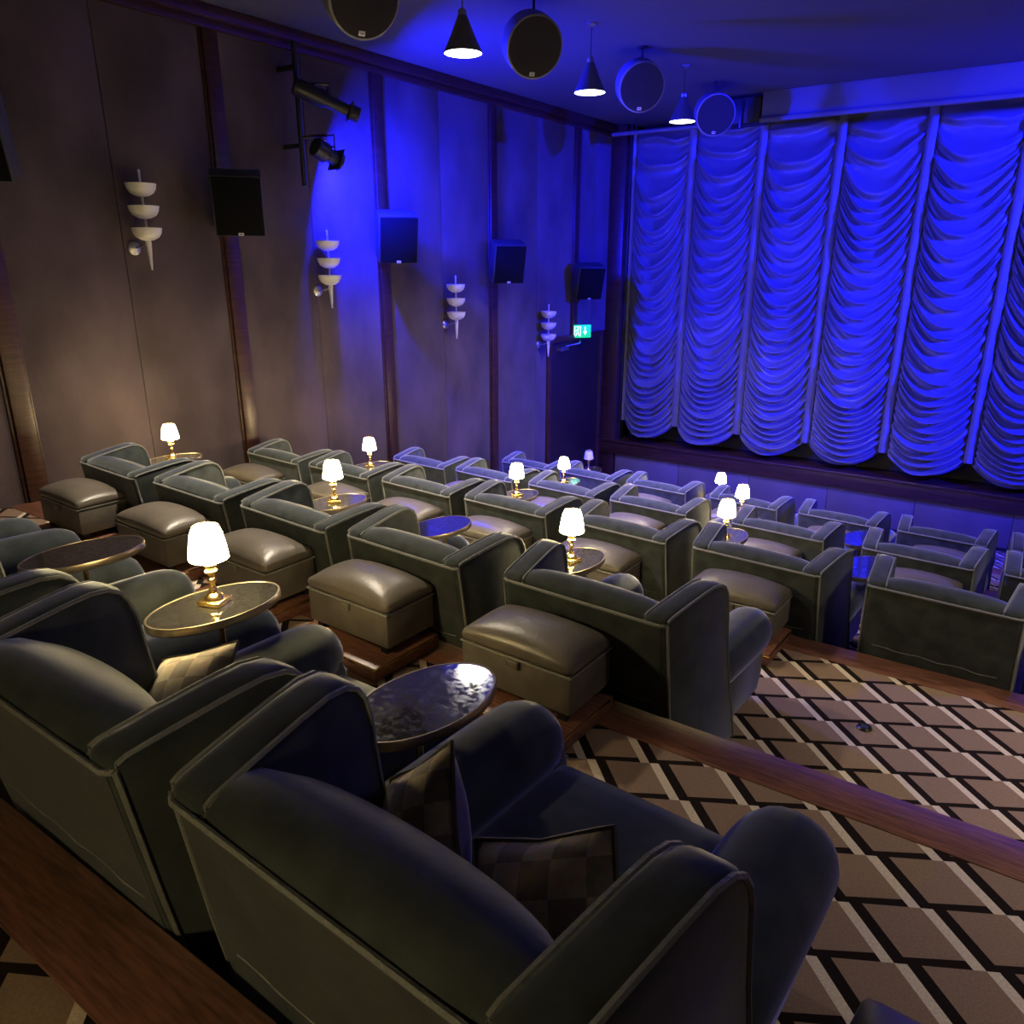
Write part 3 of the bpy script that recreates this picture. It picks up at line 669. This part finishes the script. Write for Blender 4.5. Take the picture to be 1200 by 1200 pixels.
# ------------------------------------------------------------------ pendants
def make_pendant():
    r = empty('pendant_light')            # origin at the ceiling
    MB().lathe([(0.045, -0.001), (0.045, -0.012), (0.012, -0.03)], 16).build('canopy', 'steel', r)
    MB().tube([(0, 0, -0.02), (0, 0, -0.29)], 0.004, 6).build('cord', 'black', r)
    cp = MB().lathe([(0.010, -0.26), (0.032, -0.275), (0.034, -0.31), (0.03, -0.32)], 14).build('cap', 'steel', r)
    pr = [(0.034, -0.31), (0.044, -0.33), (0.082, -0.42), (0.120, -0.50), (0.144, -0.545), (0.145, -0.555), (0.140, -0.555), (0.116, -0.50), (0.077, -0.42), (0.040, -0.335)]
    MB().lathe(pr, 28, cap0=False, cap1=True).build('shade', 'pendant_shade', r, angle=40)
    MB().lathe([(0.001, -0.552), (0.139, -0.553), (0.139, -0.547), (0.001, -0.546)], 28, cap0=False, cap1=False).build('diffuser', 'pendant_diffuser', r)
    return r
pen0 = make_pendant(); up_ = [False]
def pendant(x, y, label, k=1.0, spread=112):
    p = pen0 if not up_[0] else copy_tree(pen0); up_[0] = True
    place(p, (x, y, CEIL)); tag(p, label, 'pendant light', 'cone pendant lights in a row')
    ld = bpy.data.lights.new('bulb', 'AREA'); ld.shape = 'DISK'; ld.size = 0.27; ld.energy = PENDANT_W * k; ld.color = WARM; ld.spread = math.radians(spread)
    lo = bpy.data.objects.new('bulb_light', ld); COL.objects.link(lo); lo.parent = p; lo.location = (0, 0, -0.5555)
PL = [(-3.98, 5.13), (-3.90, 6.91), (-3.82, 8.87), (-4.02, 3.25)]  # last one is unseen, added to light the near rows
for i, (x, y) in enumerate(PL):
    pendant(x, y, 'cone pendant light, %s from the curtain in the ceiling row' % ['third', 'second', 'first', 'fourth', 'fifth', 'sixth'][i])

for i, y in enumerate((5.1, 3.2)):
    pendant(2.4, y, 'unseen added pendant light, %s from the curtain on the side away from the sconces' % ORD[i], 0.50, 95)  # added out of view to brighten the near carpet

# ------------------------------------------------------------------ ceiling drum speakers
def drum(x, y, z, label):
    r = empty('ceiling_speaker', (x, y, CEIL)); tag(r, label, 'speaker', 'round drum speakers hung from the ceiling')
    h = Vector((0, 0, z - CEIL)); dr = (Vector((2.1, 1.3, -0.3)) - Vector((x, y, z))).normalized()
    mt = Matrix.Translation(h) @ dr.to_track_quat('Z', 'Y').to_matrix().to_4x4()
    # track_quat: local Y is 'up', so the badge sits at local -Y
    MB().lathe([(0.14, -0.20), (0.20, -0.185), (0.228, -0.15), (0.235, -0.10), (0.235, 0.045), (0.222, 0.052)], 40).build('drum_body', 'drum_grey', r, mtx=mt)
    MB().lathe([(0.221, 0.045), (0.219, 0.058), (0.10, 0.064), (0.001, 0.065)], 40, cap0=True, cap1=False).build('grille', 'drum_grille', r, mtx=mt)
    bg = MB().box(-0.022, 0.022, -0.205, -0.175, 0.056, 0.064, 0.002).build('badge', 'badge', r, mtx=mt)
    MB().box(-0.013, 0.013, -0.193, -0.188, 0.063, 0.065).build('badge_bar', 'black', bg, mtx=mt, smooth=False)
    MB().tube([(0, 0, 0), (0, 0, h.z + 0.15)], 0.012, 8).build('hanger', 'black_metal', r)
    MB().lathe([(0.05, 0.0), (0.05, -0.015), (0.012, -0.03)], 14).build('ceiling_plate', 'black_metal', r)
DR = [(-4.0, 4.12, 3.38), (-3.894, 5.95, 3.44), (-3.872, 7.9, 3.45), (-3.826, 9.85, 3.45), (-4.05, 2.3, 3.40)]
for i, (x, y, z) in enumerate(DR):
    drum(x, y, z, 'round drum speaker under the ceiling, %s from the curtain' % ['fourth', 'third', 'second', 'first', 'fifth'][i])
